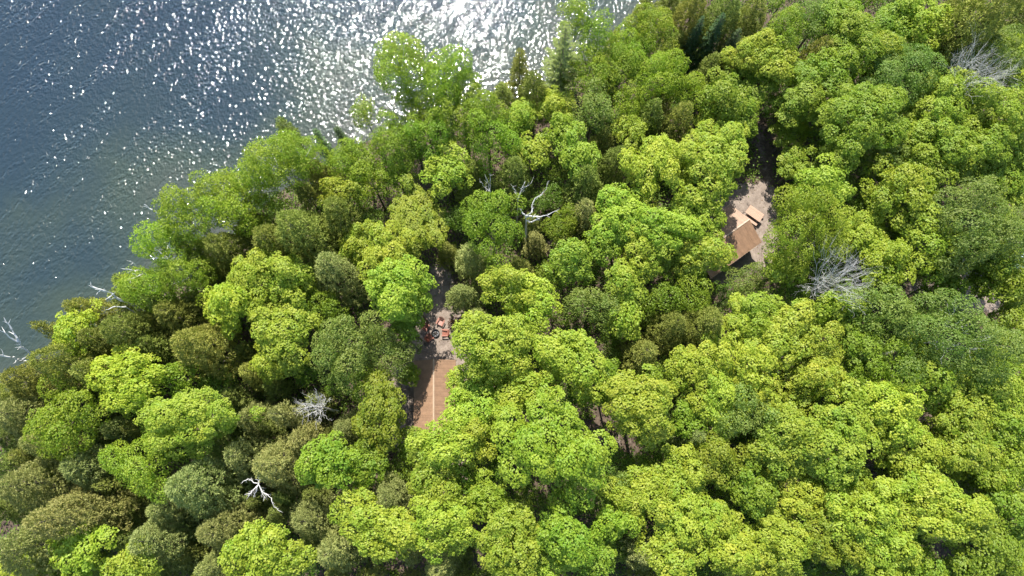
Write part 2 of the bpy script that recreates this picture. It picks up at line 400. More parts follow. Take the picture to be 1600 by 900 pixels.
def spruce(seed, R_, H, droop=.25, gap=.55, loose=1.0, nbr=7):
    rng = np.random.default_rng(seed); P_, A_, N_, T_ = [], [], [], []; mb = MB(); r0 = .05 + .035 * R_
    mb.tube([(0, 0, -.3), (0, 0, .3), (0, 0, H * .6), (0, 0, H)], [r0 * 1.5, r0, r0 * .55, .015], 7)
    z = H * .16; k = 0
    while z < H - .15:
        f = (H - z) / (H * .84); L = R_ * (f ** .8) * rng.uniform(.75, 1.1) + .12; nb = nbr if L > .5 else 4
        for j in range(nb):
            a = j * 6.283 / nb + k * .7 + rng.normal(0, .15); Lb = L * rng.uniform(.75 if nbr == 7 else .45, 1.1)
            s = np.linspace(.12, 1, max(4, int(Lb / .11))); dr = np.array((math.cos(a), math.sin(a), 0))
            c = np.outer(s * Lb, dr) + np.array((0, 0, z)); c[:, 2] += -droop * Lb * s ** 1.4 + .10 * Lb * s ** 3 + .15
            mb.tube([(0, 0, z + .1), tuple(c[len(c) // 2]), tuple(c[-1])], [.03, .018, .006], 3)
            sd = np.array((-math.sin(a), math.cos(a), 0))
            for sg in (-1, 1):
                for rep in range(2):
                    wlen = (.14 + .34 * Lb / max(R_, .1) * (1 - .65 * s)) * rng.uniform(.7, 1.2, len(s)) * loose
                    P_.append(c + rng.normal(0, .03, c.shape)); A_.append(sg * sd * 1.0 + dr * .75 + rng.normal(0, .18, c.shape) + np.array((0, 0, .12 * rep)))
                    N_.append(np.tile((0, 0, 1.), (len(s), 1)) + rng.normal(0, .35, c.shape)); T_.append(np.stack([wlen, rng.random(len(s)) * .5 + rng.random() * .5], 1))
        z += gap * (.45 + .55 * f) * rng.uniform(.85, 1.15); k += 1
    T = np.vstack(T_)
    cm = leaf_mesh('crown', np.vstack(P_), np.vstack(A_), np.vstack(N_), T[:, 0], np.clip(T[:, 0] * .32, .05, .11), T[:, 1], NEEDLE, .06)
    return cm, mb.mesh('trunk', BARK)

protos = {}
def proto(kind, cls, var):
    key = (kind, cls, var)
    if key not in protos:
        seed = hash((ord(kind[0]), int(cls * 10), var)) & 0xffff
        Hm = {'m': lambda r: 5.2 + 2.35 * r, 'f': lambda r: 5.0 + 2.2 * r, 'b': lambda r: 5.5 + 3.4 * r, 'c': lambda r: 6.0 + 2.2 * r, 's': lambda r: 3.5 + 4.2 * r}[kind](cls)
        if kind == 'm': cm, tm = maple(seed, cls, Hm, 'tuft')
        elif kind == 'f': cm, tm = maple(seed, cls, Hm, 'fine')
        elif kind == 'b': cm, tm = birch(seed, cls, Hm)
        elif kind == 'c': cm, tm = cedar(seed, cls, Hm)
        else: cm, tm = spruce(seed, cls, Hm)
        protos[key] = (cm, tm, Hm)
    return protos[key]
CLS = {'m': (1.5, 2.2, 3.0, 4.0), 'f': (1.5, 2.2, 3.0, 4.0), 'b': (1.4, 2.1, 2.8), 'c': (1.3, 1.9, 2.6), 's': (0.9, 1.6)}
NVAR = {'m': 6, 'f': 4, 'b': 4, 'c': 5, 's': 2}
MID = {'m': lambda H, r: H - .55 * r, 'f': lambda H, r: H - .55 * r, 'b': lambda H, r: H - 1.3 * r, 'c': lambda H, r: H * .72, 's': lambda H, r: H * .62}

# kind letter: (mesh kind, name, phrase, category, base colour, colour jitter, group)
KIND = {
 'Y': ('m', 'maple_tree', 'yellow green maple', 'tree', (0.345, 0.402, 0.034), .03),
 'L': ('m', 'maple_tree', 'lime green maple', 'tree', (0.305, 0.364, 0.036), .07),
 'M': ('m', 'maple_tree', 'mid green maple', 'tree', (0.222, 0.288, 0.024), .08),
 'G': ('f', 'broadleaf_tree', 'bright green fine leaved tree', 'tree', (0.210, 0.284, 0.022), .09),
 'N': ('f', 'broadleaf_tree', 'pale grey green tree', 'tree', (0.185, 0.240, 0.045), .08),
 'W': ('b', 'birch_tree', 'loose light green birch', 'tree', (0.250, 0.325, 0.028), .07),
 'O': ('c', 'cedar_tree', 'dark olive cedar', 'tree', (0.222, 0.244, 0.048), .09),
 'B': ('c', 'cedar_tree', 'greyish olive cedar', 'tree', (0.270, 0.282, 0.088), .08),
 'U': ('f', 'sapling', 'small green sapling', 'tree', (0.145, 0.215, 0.018), .10),
 'V': ('c', 'sapling', 'small olive cedar sapling', 'tree', (0.19, 0.22, 0.046), .10),
 'S': ('s', 'spruce_tree', 'dark green spruce', 'tree', (0.065, 0.115, 0.036), .10),
}
# catalogue: kind, photo pixel of the crown, apparent radius in photo pixels
CAT = """
W 624 100 44;W 692 120 40;G 650 172 30;G 722 165 54;W 567 172 20;G 612 218 42;G 556 250 40;S 505 226 12;S 536 212 11;O 447 205 24;W 430 258 44;W 468 240 34
O 498 268 22;G 668 205 34;G 762 205 42;L 697 260 36;L 524 292 22;G 580 285 30;G 618 268 30;O 738 262 24;G 800 190 24;O 812 106 18;O 834 138 26
W 902 20 26;W 934 48 28;O 960 62 15;O 1008 12 18;G 1018 42 36;G 996 74 36;G 928 98 32;G 972 104 38;G 1048 112 38;G 1090 150 30
O 947 136 16;N 930 162 34;G 988 160 28;O 1034 150 20;O 1018 184 24;O 1062 184 26;L 868 158 28;L 878 192 22;L 820 180 28;L 832 232 26;L 905 236 34;L 990 206 28
O 964 248 30;L 1022 262 44;L 1118 222 50;L 1112 266 48;L 1116 182 28;M 1160 182 26;O 1110 112 22;O 1150 104 22;S 1084 62 15;S 1112 62 17;S 1138 74 15
O 1130 20 34;O 1082 14 28;O 1172 26 30;L 1180 78 34;M 1178 122 40 .75;M 1132 142 34;S 1196 56 14;O 914 292 34;O 806 272 32
G 1232 46 34;N 1284 24 32;O 1276 82 24;M 1328 30 38;M 1350 78 46;M 1302 104 30;L 1440 30 38;M 1398 34 36;O 1540 16 44;O 1488 22 32;N 1545 68 44
L 1594 92 34;L 1214 94 30;M 1272 148 48 .85;N 1416 110 50;M 1356 182 54;G 1328 228 34;L 1474 176 48;M 1506 236 52;L 1560 176 46;M 1572 240 48 .85;L 1244 258 26 .75
L 1292 290 36;L 1436 268 34;L 1574 290 34 .8;N 1384 246 32;G 1222 170 22 .65;M 1236 205 26 .6;M 1420 218 36;O 1594 26 26
W 346 294 36;W 392 290 32;W 278 326 40;W 238 376 30;O 302 386 30;O 350 392 36;O 388 346 28;W 292 424 34;W 232 458 32;O 132 484 24;Y 112 508 30;O 72 514 16
O 196 442 18;O 200 514 36;O 270 500 34;O 160 532 32;Y 346 484 36;L 396 432 40;L 440 428 38;L 474 446 28;L 370 462 30;O 308 544 44;O 100 566 38;O 44 596 34;O 150 578 28;O 14 610 24
Y 196 586 46;G 272 594 26;O 394 580 24;O 240 545 24;G 405 322 30;O 466 352 44;O 424 380 38;O 528 336 34;O 250 480 20
L 650 346 52 .74;L 554 378 28;L 604 398 44;L 612 452 50;L 650 476 26;B 520 426 38;L 440 520 48;L 420 560 28;G 496 482 30;N 536 528 52;N 598 548 44;M 632 506 24
G 768 352 50;B 734 398 28;B 722 458 24;B 746 492 18;L 790 452 38;L 766 548 58;G 880 346 28;B 914 326 26;L 974 338 46;L 1038 346 46;L 1090 344 40;L 1008 392 42;L 1099 388 37;L 1062 408 28
L 888 408 36;M 940 384 26;L 830 470 38;L 976 438 34;N 930 474 36;G 1086 446 34;L 980 500 26;O 1050 510 34;O 1104 504 36;O 1004 552 32;L 896 546 56;L 822 516 28;N 1172 440 28 .8;M 1546 428 24;M 1488 446 20 .8;G 1452 448 20 .7;O 322 420 24;W 372 330 30;W 330 336 22;O 230 500 24;W 205 440 20;L 1090 578 42;L 1160 520 40;L 1192 506 44
G 1274 346 57;L 1352 374 38;M 1420 300 46;N 1536 336 62;M 1462 368 46;M 1482 410 24;M 1562 396 36;L 1232 414 26;M 1392 412 34;N 1378 490 48;L 1236 524 50;L 1276 540 40;M 1346 534 40
N 1504 524 60;M 1586 446 22;M 1592 512 34;G 1404 574 42;G 1440 480 16;M 1566 362 26;L 1310 470 26;M 1440 540 26
G 92 648 46;B 30 648 34;L 286 654 56;G 218 726 46;B 132 728 34;B 42 752 36;B 96 806 40;B 36 856 38;B 300 768 44;B 262 790 32;B 238 852 38;B 342 828 34;B 390 652 24;B 376 716 30
L 122 856 34;L 34 892 26;L 204 880 32;L 392 868 38;M 592 648 46;B 540 664 24;B 430 722 40;B 470 684 28;B 440 640 22;M 510 730 38;M 572 724 36;L 694 702 42;L 676 752 38;L 736 640 48;L 738 694 36
B 540 788 26;B 610 772 34;B 482 812 34;B 520 862 32;L 590 834 54;L 690 816 48;L 762 780 32;L 792 854 52;L 430 872 36;B 688 888 28;L 752 602 44;L 824 604 38;B 640 868 18;B 330 890 24;B 160 800 24;B 70 700 28;B 180 670 20
M 866 706 76;L 1002 638 54;L 1132 618 42;N 1176 642 40;M 884 832 42;L 816 834 30;L 1072 736 38;M 1124 716 36;L 1002 786 46;L 1076 816 48;L 1126 826 36;N 964 766 26;M 1180 768 34;B 1082 682 26;B 1002 862 28;M 924 872 34;L 1052 866 40
L 1232 690 50;L 1312 698 50;L 1398 636 44;L 1424 698 42;L 1500 644 44;L 1560 622 40;L 1520 704 42;L 1372 822 48;L 1256 778 40;L 1224 850 42;L 1482 806 48;L 1394 872 40;M 1582 730 38;M 1590 804 34;M 1302 846 42;M 1544 858 42;L 1450 762 36;L 1330 632 38
L 1180 590 40;L 1240 612 40;L 1290 588 34;M 1470 600 34;M 1340 762 32;L 1160 862 36;M 1440 882 30;M 1588 890 28;M 1590 580 34;L 1310 770 26;M 1556 760 28;M 960 820 26;L 860 890 30;M 720 756 24;M 640 700 22;M 1540 560 24
M 1070 640 24;G 1020 600 24;M 950 600 26;M 1470 700 30;M 1590 670 30;M 1200 720 28;M 640 590 14;G 570 600 26;G 1040 460 26;G 860 430 24;B 836 376 18 .75
"""
rng0 = np.random.default_rng(5)
trees = []
for it in CAT.replace('\n', ';').split(';'):
    if not it.strip(): continue
    q = it.split(); trees.append((q[0], float(q[1]), float(q[2]), float(q[3]), float(q[4]) if len(q) > 4 else 1.0))

# young trees that fill the gaps between the crowns
KEEP = [[(664, 410), (706, 410), (712, 470), (735, 500), (735, 680), (636, 680), (636, 500)], [(1128, 280), (1215, 280), (1220, 400), (1190, 440), (1090, 440), (1110, 320)], [(1165, 190), (1205, 190), (1215, 300), (1175, 300)],
        [(1502, 395), (1524, 395), (1545, 450), (1562, 480), (1506, 480)], [(780, 610), (960, 660), (990, 690), (920, 705), (770, 650)], [(1410, 425), (1475, 440), (1475, 480), (1420, 480)]]
for _ in range(9000):
    px, py = rng0.uniform(-10, 1610), rng0.uniform(-10, 915); rp = rng0.uniform(16, 22)
    g = P(px, py, 4.0)
    if shore_dist(g[:2])[0][0] < 1.2 or any(in_poly(px + np.array((0, 24, -24, 0, 0)), py + np.array((0, 0, 0, 20, -14)), k_).any() for k_ in KEEP): continue
    if any(math.hypot(px - t[1], py - t[2]) < t[3] * .92 + rp * .5 if t[0] not in 'UV' else math.hypot(px - t[1], py - t[2]) < 34 for t in trees): continue
    near_ = min((t for t in trees if t[0] not in 'UV'), key=lambda t: math.hypot(px - t[1], py - t[2]))
    trees.append(('V' if near_[0] in 'OBS' else 'U', px, py, rp, .8))
placed = []      # (kind letter, px, py, rpx, root)
for i, (k, px, py, rp, hf) in enumerate(trees):
    mk, name, phrase, cat, base, jit = KIND[k]
    rm = rp * 62.0 / FPX * 1.12; hf *= float(rng0.uniform(.88, 1.12)) if mk != 's' else 1.25
    for _ in range(3):
        cls = min(CLS[mk], key=lambda c: abs(math.log(c / rm)))
        s = min(max(rm / cls, .62), 1.45)
        H = proto(mk, cls, 0)[2] * s * hf
        zmid = MID[mk](H, cls * s)
        q = P(px, py, zmid); dist = math.sqrt(q[0] ** 2 + q[1] ** 2 + (CAM_H - zmid) ** 2)
        rm = rp * (dist * .97) / FPX * (1.14 if mk in 'cs' else 1.16 if mk == 'b' else 1.07)
    var = int(rng0.integers(NVAR[mk])); cm, tm, H0 = proto(mk, cls, var)
    xy = q[:2].copy(); d, near = shore_dist(xy); tilt = None
    if d[0] < .4:                                       # rooted on the bank, leaning out over the water
        inl = (near[0] - xy); inl = inl / (np.linalg.norm(inl) + 1e-9) * (1 if d[0] < 0 else -1)
        mv = min(.5 - d[0], 6.5); xy = xy + inl * mv; tilt = (-inl, math.atan2(mv, zmid))
    gz = float(ground_z(np.array([xy[0]]), np.array([xy[1]]))[0])
    root = empty(name, (xy[0], xy[1], max(gz, -.5)))
    rq = Quaternion((0, 0, 1), rng0.random() * 6.283)
    if tilt is not None:
        ax = Vector((0, 0, 1)).cross(Vector((tilt[0][0], tilt[0][1], 0))).normalized(); rq = Quaternion(ax, tilt[1]) @ rq
    else:
        rq = Quaternion((1, 0, 0), rng0.normal(0, .03)) @ rq
    root.rotation_mode = 'QUATERNION'; root.rotation_quaternion = rq
    e_ = float(rng0.uniform(.86, 1.14)); root.scale = (s * e_, s / e_, s * hf)
    link('trunk', tm, root); c = link('crown', cm, root)
    j = 1 + rng0.normal(0, jit); y = 1 + float(np.clip(rng0.normal(0, jit * .8), -.1, .12))
    c.color = (base[0] * j * y, base[1] * j, base[2] * j, 1)
    placed.append([k, px, py, rp, root])

# ------------------------------------------------------------------ labels for the trees: each by its rank from something one can find
MARKS = [((676, 615), 'the cabin roof below the fire pit'), ((682, 515), 'the fire pit chairs'), ((1160, 380), 'the brown roof by the tan picnic table'),
 ((1180, 335), 'the tan picnic table'), ((828, 328), 'the white dead tree near the middle'), ((1312, 432), 'the lower grey leafless crown'),
 ((1532, 104), 'the upper grey leafless crown'), ((402, 762), 'the white snag lower left'), ((490, 634), 'the small silver dead crown'), ((878, 84), 'the tall lakeside pine'),
 ((165, 458), 'the white snags on the left shore'), ((25, 540), 'the forked snag at the left edge'), ((0, 900), 'the bottom left corner'), ((1600, 900), 'the bottom right corner'),
 ((1600, 0), 'the top right corner'), ((800, 900), 'the middle of the bottom edge'), ((1600, 450), 'the middle of the right edge'), ((400, 900), 'the left quarter of the bottom edge'),
 ((1200, 900), 'the right quarter of the bottom edge'), ((1200, 0), 'the right quarter of the top edge'), ((1000, 0), 'where the shore meets the top edge'), ((0, 600), 'where the shore meets the left edge'),
 ((1600, 225), 'the upper right edge'), ((1600, 675), 'the lower right edge'), ((262, 404), 'the broken snag on the shore'), ((800, 450), 'the centre of the picture'), ((1000, 675), 'the shaded trail below centre')]
ORD = ['closest', 'second closest', 'third closest', 'fourth closest', 'fifth closest', 'sixth closest', 'seventh closest', 'eighth closest', 'ninth closest', 'tenth closest', 'eleventh closest', 'twelfth closest', 'thirteenth closest', 'fourteenth closest'] + [w_ + ' closest' for w_ in ('fifteenth', 'sixteenth', 'seventeenth', 'eighteenth', 'nineteenth', 'twentieth')]
bykind = {}
for t in placed: bykind.setdefault(t[0], []).append(t)
for k, ts in bykind.items():
    cand = []
    for mi, (mp_, mt) in enumerate(MARKS):
        o = sorted(ts, key=lambda t: math.hypot(t[1] - mp_[0], t[2] - mp_[1]))
        for r_, t in enumerate(o[:20]): cand.append((r_, math.hypot(t[1] - mp_[0], t[2] - mp_[1]), mi, id(t), t))
    cand.sort(key=lambda c: (c[0] + c[1] / 260.0)); done = set()
    for r_, dd, mi, ident, t in cand:
        if ident in done: continue
        done.add(ident); tag(t[4], f"{KIND[k][2]}, {ORD[r_]} one to {MARKS[mi][1]}", 'tree', KIND[k][2] + 's of the lakeside forest')
    for t in ts:
        if id(t) not in done: print('UNLABELLED', t[:4]); tag(t[4], f"{KIND[k][2]} deep in the forest", 'tree')

# the tall pine at the lake
pz = P(878, 92, 9); d, near = shore_dist(pz[:2]); 
base = near[0] + (near[0] - pz[:2]) / (np.linalg.norm(near[0] - pz[:2]) + 1e-9) * (.6 if d[0] < 0 else -.6) if d[0] < .6 else pz[:2]
root = empty('pine_tree', (base[0], base[1], -.2)); cm, tm = spruce(77, 3.2, 15.0, -.08, .85, 1.15, 5)
link('trunk', tm, root); c = link('crown', cm, root); c.color = (.190, .235, .055, 1)
tag(root, 'tall narrow green pine with dark bare lower trunk standing against the sparkling water', 'tree')

# ------------------------------------------------------------------ dead trees: limbs traced as points in space
def twigs(mb, a, b, r, rng, depth):
    a, b = np.array(a, float), np.array(b, float); L = np.linalg.norm(b - a); d = (b - a) / (L + 1e-9)
    mids = [a + d * L * t + rng.normal(0, .045 * L, 3) for t in (.35, .7)]
    mb.tube([a, mids[0], mids[1], b], [r, r * .8, r * .55, r * .25], 5 if depth > 1 else 4)
    if depth <= 0: return
    for t in rng.uniform(.3, .98, int(2 + rng.integers(3))):
        q = a + d * L * t; v = unit(d + rng.normal(0, .55, 3)); twigs(mb, q, q + v * L * rng.uniform(.25, .5), r * .5 * (1.1 - .5 * t), rng, depth - 1)
def snag(name, label, base_px, stem, arms, r0, seed, mat=DEAD, depth=1, group='bleached dead trees'):
    """stem and arms: lists of (photo px, py, height)"""
    rng = np.random.default_rng(seed)
    b = P(*base_px, 0); gz = float(ground_z(np.array([b[0]]), np.array([b[1]]))[0]); o = np.array((b[0], b[1], gz))
    root = empty(name, o); mb = MB(); st_ = [P(*s) - o for s in stem]
    pts = [np.array((0, 0, -.3))] + st_; n_ = len(pts); mb.tube(pts, [r0 * (1 - .7 * i / (n_ - 1)) for i in range(n_)], 7)
    mb.build('trunk', mat, root)
    for arm in arms:
        mb = MB(); ps = [P(*s) - o for s in arm]
        for i in range(len(ps) - 1): twigs(mb, ps[i], ps[i + 1], r0 * (.55 - .16 * i), rng, depth)
        mb.build('branch', mat, root)
    return tag(root, label, 'dead tree', group)
snag('dead_tree', 'white forked dead tree with curving branches standing near the middle of the forest', (822, 395), [(822, 352, 6), (821, 337, 9.5)],
     [[(821, 337, 9.5), (831, 332, 10.2), (832, 318, 10.6), (850, 300, 11.2), (858, 282, 11.6)], [(821, 339, 9.4), (838, 338, 9.8), (856, 336, 10.2), (872, 328, 10.8)],
      [(822, 345, 9), (830, 347, 9.3), (844, 341, 9.6)], [(820, 336, 9.4), (811, 326, 10)]], .17, 3, DEAD, 1)
snag('dead_tree', 'thin white dead birch with two upright forks above the central dead tree', (808, 352), [(809, 325, 6), (809, 312, 8)],
     [[(809, 312, 8), (806, 300, 9), (800, 290, 9.8)], [(809, 312, 8), (815, 298, 9.2), (830, 286, 10.6)], [(812, 305, 8.6), (816, 292, 9.6), (820, 285, 10.2)]], .10, 4, DEAD, 1)
snag('dead_tree', 'white stemmed dead birch left of the central white dead tree', (770, 340), [(768, 312, 5), (764, 296, 7.5)],
     [[(766, 300, 7), (762, 285, 8.5), (758, 274, 9.5)], [(766, 300, 7), (766, 282, 8.6), (766, 272, 9.6)], [(767, 304, 6.4), (754, 290, 7.6), (750, 282, 8.4)]], .09, 5, DEAD, 1)
snag('dead_tree', 'tangled white dead snag with many short branches in the lower left forest', (420, 764), [(408, 762, 7), (404, 757, 9.6)],
     [[(404, 757, 9.6), (402, 740, 10.2), (398, 722, 11)], [(404, 757, 9.6), (394, 766, 9.7), (388, 776, 9.8)], [(404, 757, 9.6), (392, 770, 9.4), (384, 772, 9.3)], [(403, 755, 9.6), (388, 748, 10), (378, 754, 10.2)],
      [(406, 760, 9.4), (412, 770, 9.5), (416, 775, 9.5)], [(412, 770, 9.4), (424, 778, 9.6), (428, 792, 9.7), (440, 800, 9.8)], [(404, 757, 9.6), (398, 772, 9.2), (396, 778, 9.2)], [(405, 758, 9.6), (413, 776, 9.3), (412, 783, 9.2)]], .085, 6, DEAD, 2)
snag('dead_tree', 'white forked snag leaning over the water at the left edge', (92, 588), [(66, 570, 6), (50, 556, 9)], [[(50, 556, 9), (28, 534, 11), (0, 516, 13)], [(28, 534, 11), (18, 514, 12), (6, 496, 13)]], .24, 7, DEAD, 1)
snag('dead_tree', 'straight white dead stem low over the water at the left edge', (92, 596), [(64, 574, 5), (42, 564, 8)], [[(42, 564, 8), (22, 558, 10), (-6, 554, 12)]], .24, 8, DEAD, 1)
snag('dead_tree', 'longest white snag reaching left over the shore water', (240, 500), [(208, 476, 8), (190, 470, 10)], [[(190, 470, 10), (165, 455, 12.5), (139, 446, 14)]], .24, 9, DEAD, 1)
snag('dead_tree', 'short curved white branch just below the long shore snag', (236, 506), [(212, 490, 8), (196, 479, 10)], [[(196, 479, 10), (180, 479, 11.5), (165, 484, 12.6)]], .17, 10, DEAD, 0)
snag('dead_tree', 'thin white forked twigs over the water beside the light green shore birch', (270, 470), [(240, 440, 8), (222, 424, 10)], [[(222, 424, 10), (206, 422, 11.5), (188, 419, 12.6)], [(222, 428, 10), (210, 434, 11), (199, 438, 12)], [(218, 417, 10), (203, 408, 11.6)]], .13, 11, DEAD, 1)
snag('dead_tree', 'broken white topped snag with spreading limbs on the shore', (300, 440), [(276, 414, 8), (262, 404, 10.5)], [[(262, 404, 10.5), (252, 396, 11), (243, 389, 11.6)], [(264, 402, 10.4), (268, 392, 11), (264, 380, 11.8)], [(262, 404, 10.4), (246, 403, 11), (235, 404, 11.5)], [(268, 406, 10), (274, 400, 10.3), (288, 400, 10.6)]], .16, 12, DEAD, 1)
snag('dead_tree', 'bare white twig tip sticking out past the upper shore birch', (320, 396), [(280, 358, 8), (250, 334, 12)], [[(250, 334, 12), (238, 328, 13), (225, 319, 13.8)]], .17, 13, DEAD, 1)
snag('dead_tree', 'dark leaning dead stem with pale twigs over the little water gap', (345, 388), [(330, 372, 2.5), (300, 355, 5.5)], [[(318, 365, 4), (322, 352, 5.5), (312, 340, 6.5)], [(335, 360, 3), (324, 353, 4.6), (318, 346, 5.4)]], .12, 14, DEADG, 1)
snag('dead_tree', 'bare pale twigs beside the birch tops at the top edge', (930, 92), [(926, 50, 7), (925, 26, 11)], [[(925, 26, 11), (922, 12, 12), (918, 2, 13)], [(926, 24, 11), (934, 12, 12), (944, 2, 13)], [(925, 28, 11), (914, 20, 12)]], .09, 15, DEAD, 1)

def brush(name, label, px, py, zc, rpx, nb, seed, mat, thin=1.0, depth=2):
    """bare crown: a fan of fine grey branches on one trunk"""
    rng = np.random.default_rng(seed); q = P(px, py, zc); rm = rpx * (CAM_H - zc) / FPX * 1.05
    root = empty(name, (q[0], q[1], 0)); mb = MB(); z0 = zc - rm * 1.7
    mb.tube([(0, 0, -.3), (0, 0, 1), (.1, .05, z0 + .6)], [.22, .16, .07], 7); mb.build('trunk', mat, root)
    for k in range(nb):
        a = k * 2.399963 + rng.normal(0, .35); t = math.sqrt((k + .5) / nb) * rng.uniform(.8, 1.08); mb = MB()
        e = np.array((math.cos(a) * rm * t, math.sin(a) * rm * t, zc + rm * .45 * (1 - t * t) + rng.normal(0, .25)))
        s = np.array((.05, .03, z0 + rng.uniform(-.8, .5))); m_ = s + (e - s) * rng.uniform(.4, .6) + np.array((math.cos(a + .6), math.sin(a + .6), -.3)) * rm * rng.normal(0, .08)
        mb.tube([s, (s + m_) / 2 + rng.normal(0, .08, 3), m_], [.032 * thin, .026 * thin, .021 * thin], 4)
        for _ in range(2): twigs(mb, m_, e + rng.normal(0, rm * .13, 3), .019 * thin, rng, depth)
        mb.build('branch', mat, root)
    return root
tag(brush('dead_tree', '', 1312, 432, 12.2, 54, 36, 21, DEADG), 'lower grey leafless crown of fine fanned branches right of the picnic table cabin', 'dead tree', 'grey leafless crowns')
tag(brush('dead_tree', '', 1532, 108, 13.8, 54, 38, 22, DEADG), 'upper grey leafless crown of fine twigs near the top right corner', 'dead tree', 'grey leafless crowns')
tag(brush('dead_tree', '', 490, 634, 9.2, 25, 24, 23, DEAD), 'small silver leafless crown left of the cabin below the fire pit', 'dead tree', 'grey leafless crowns')
tag(brush('dead_tree', '', 1500, 522, 13.6, 44, 7, 24, DEAD, 1.0, 1), 'few white bare twigs poking through the pale green crown at right', 'dead tree', 'grey leafless crowns')

# ------------------------------------------------------------------ cabins
def cabin(label, ridge_a, ridge_b, L, seed, hw=2.12):
    """gable hut; ridge_a = ridge end at the door (world xy), ridge_b sets its direction"""
    rng = np.random.default_rng(seed)
    a, b = np.array(ridge_a[:2]), np.array(ridge_b[:2]); d = unit((b - a)[None])[0]; c = a + d * L / 2
    rz = math.atan2(d[1], d[0]) + math.pi / 2                 # local -Y runs from the door end to the rear
    root = empty('cabin', (c[0], c[1], 0), rz); tag(root, label, 'cabin', 'brown roofed cabins in the clearings')
    zr, ze, ov = 3.55, 2.45, .35; wh = 2.32; ww = hw - ov; wl = L / 2 - .4
    # walls of horizontal boards
    for nm, c0, sz in (('wall', (-ww, 0, wh / 2), (.12, 2 * wl, wh)), ('wall', (ww, 0, wh / 2), (.12, 2 * wl, wh)), ('wall', (0, -wl + .06, wh / 2), (2 * ww - .124, .12, wh)), ('wall', (0, wl - .06, wh / 2), (2 * ww - .124, .12, wh))):
        wo = MB().box(c0, sz).build(nm, WALL, root)
        bb = MB(); ax_ = 1 if sz[0] < .2 else 0; sg = math.copysign(1, c0[1 - ax_] if ax_ == 0 else c0[0])
        for k in range(11):
            z = .12 + k * .205; cc = list(c0); cc[2] = z; cc[1 - ax_] += sg * .07; s2 = [.03, .03, .185]; s2[ax_] = sz[ax_] - (.0 if ax_ else 0)
            bb.box(cc, s2)
        bb.build('siding_boards', WALL, wo)
    for sy in (-1, 1):                                        # gable triangles
        y0, y1 = sy * (wl - .12), sy * wl; g = MB(); h = (zr - .12) - wh
        v = [(-ww, y0, wh + .002), (ww, y0, wh + .002), (0, y0, wh + h * .93), (-ww, y1, wh + .002), (ww, y1, wh + .002), (0, y1, wh + h * .93)]
        g.add(v, [(0, 1, 2), (3, 5, 4), (0, 3, 4, 1), (1, 4, 5, 2), (2, 5, 3, 0)]).build('gable', WALL, root)
    dr = MB().box((0, wl + .105, 1.0), (.9, .05, 2.0)).build('door', DOOR, root); MB().box((.34, wl + .15, 1.0), (.03, .06, .12)).build('handle', IRON, dr)
    for sx in (-1, 1):
        wn = MB().box((sx * (ww + .105), .6, 1.4), (.05, 1.1, .8)).build('window', RIDGE, root); MB().box((sx * (ww + .135), .6, 1.4), (.02, .98, .68)).build('pane', GLASS, wn)
    # roof: overlapping ribbed sheets on both slopes
    n_ = 8; wS = L / n_; sl = math.hypot(hw, zr - ze); ang = math.atan2(zr - ze, hw)
    mb = MB(); mb.box((0, 0, 0), (sl, wS - .012, .022))
    for k in range(3): mb.box((0, -wS / 2 + wS * (k + .5) / 3, .015), (sl, .03, .012))
    sm = mb.mesh('roof_sheet', ROOF)
    for sx in (-1, 1):
        for k in range(n_):
            o = link('roof_sheet', sm, root); o.location = (sx * hw / 2, -L / 2 + wS * (k + .5), (zr + ze) / 2 + rng.normal(0, .004)); o.rotation_euler = (rng.normal(0, .002), sx * ang, 0)
        MB().box((sx * (hw + .012), 0, ze - .06), (.03, L, .10)).build('fascia', RIDGE if seed == 2 else WALL, root)
    rc = MB()
    for sx in (-1, 1): rc.box((sx * .036, 0, zr + .03), (.08, L + .03, .02), Matrix.Rotation(sx * ang, 3, 'Y'))
    rc.build('ridge_cap', RIDGE, root)
    return root
cabin('brown gable roofed cabin below the orange chairs and fire pit', P(677.5, 561, 3.55), P(677.5, 640, 3.55), 7.4, 1)
cabin('brown gable roofed cabin half hidden by maples beside the tan picnic table', P(1171, 343, 3.55), P(1144.2, 362, 3.55), 7.0, 2, 2.62)

# ------------------------------------------------------------------ furniture
def chair(px, py, rz, label):
    q = P(px, py, .45); root = empty('armchair', (q[0], q[1], 0.02), rz); tag(root, label, 'chair', 'orange red wooden armchairs round the fire pit'); root.scale = (.9, .9, .9)
    s = MB()
    for k in range(6): s.box((0, .27 - k * .105, .37 - k * .022), (.54, .09, .022), Matrix.Rotation(.2, 3, 'X'))
    s.build('seat', CHAIR, root)
    s = MB()
    for k in range(5):
        x = (k - 2) * .115; h = .80 - .05 * abs(k - 2) ** 1.5
        s.bar((x, -.26, .24), (x * 1.2, -.26 - h * .42, .24 + h * .9), .10, .022, (0, 1, .45))
    s.bar((-.27, -.36, .52), (.27, -.36, .52), .06, .03); s.build('backrest', CHAIR, root)
    for sx in (-1, 1):
        MB().box((sx * .36, .0, .585), (.15, .76, .024)).build('armrest', CHAIR, root)
        MB().box((sx * .325, .30, .285), (.035, .10, .57)).build('leg', CHAIR, root)
        MB().bar((sx * .30, .30, .34), (sx * .30, -.52, .03), .035, .12).build('leg', CHAIR, root)
    return root
fp = P(680.5, 520.5, .2)
def face(px, py): 
    q = P(px, py, .45); return math.atan2(fp[1] - q[1], fp[0] - q[0]) - math.pi / 2
for px, py, dr, lb in ((688, 503.5, 0, 'orange red wooden armchair above the fire pit, nearest the forest path'), (665, 511, 0, 'shaded orange red wooden armchair upper left of the fire pit'),
                       (671, 527, 0, 'orange red wooden armchair lower left of the fire pit, nearest the cabin'), (695, 520, 0, 'sunlit orange wooden armchair right of the fire pit')):
    chair(px, py, face(px, py) + dr, lb)
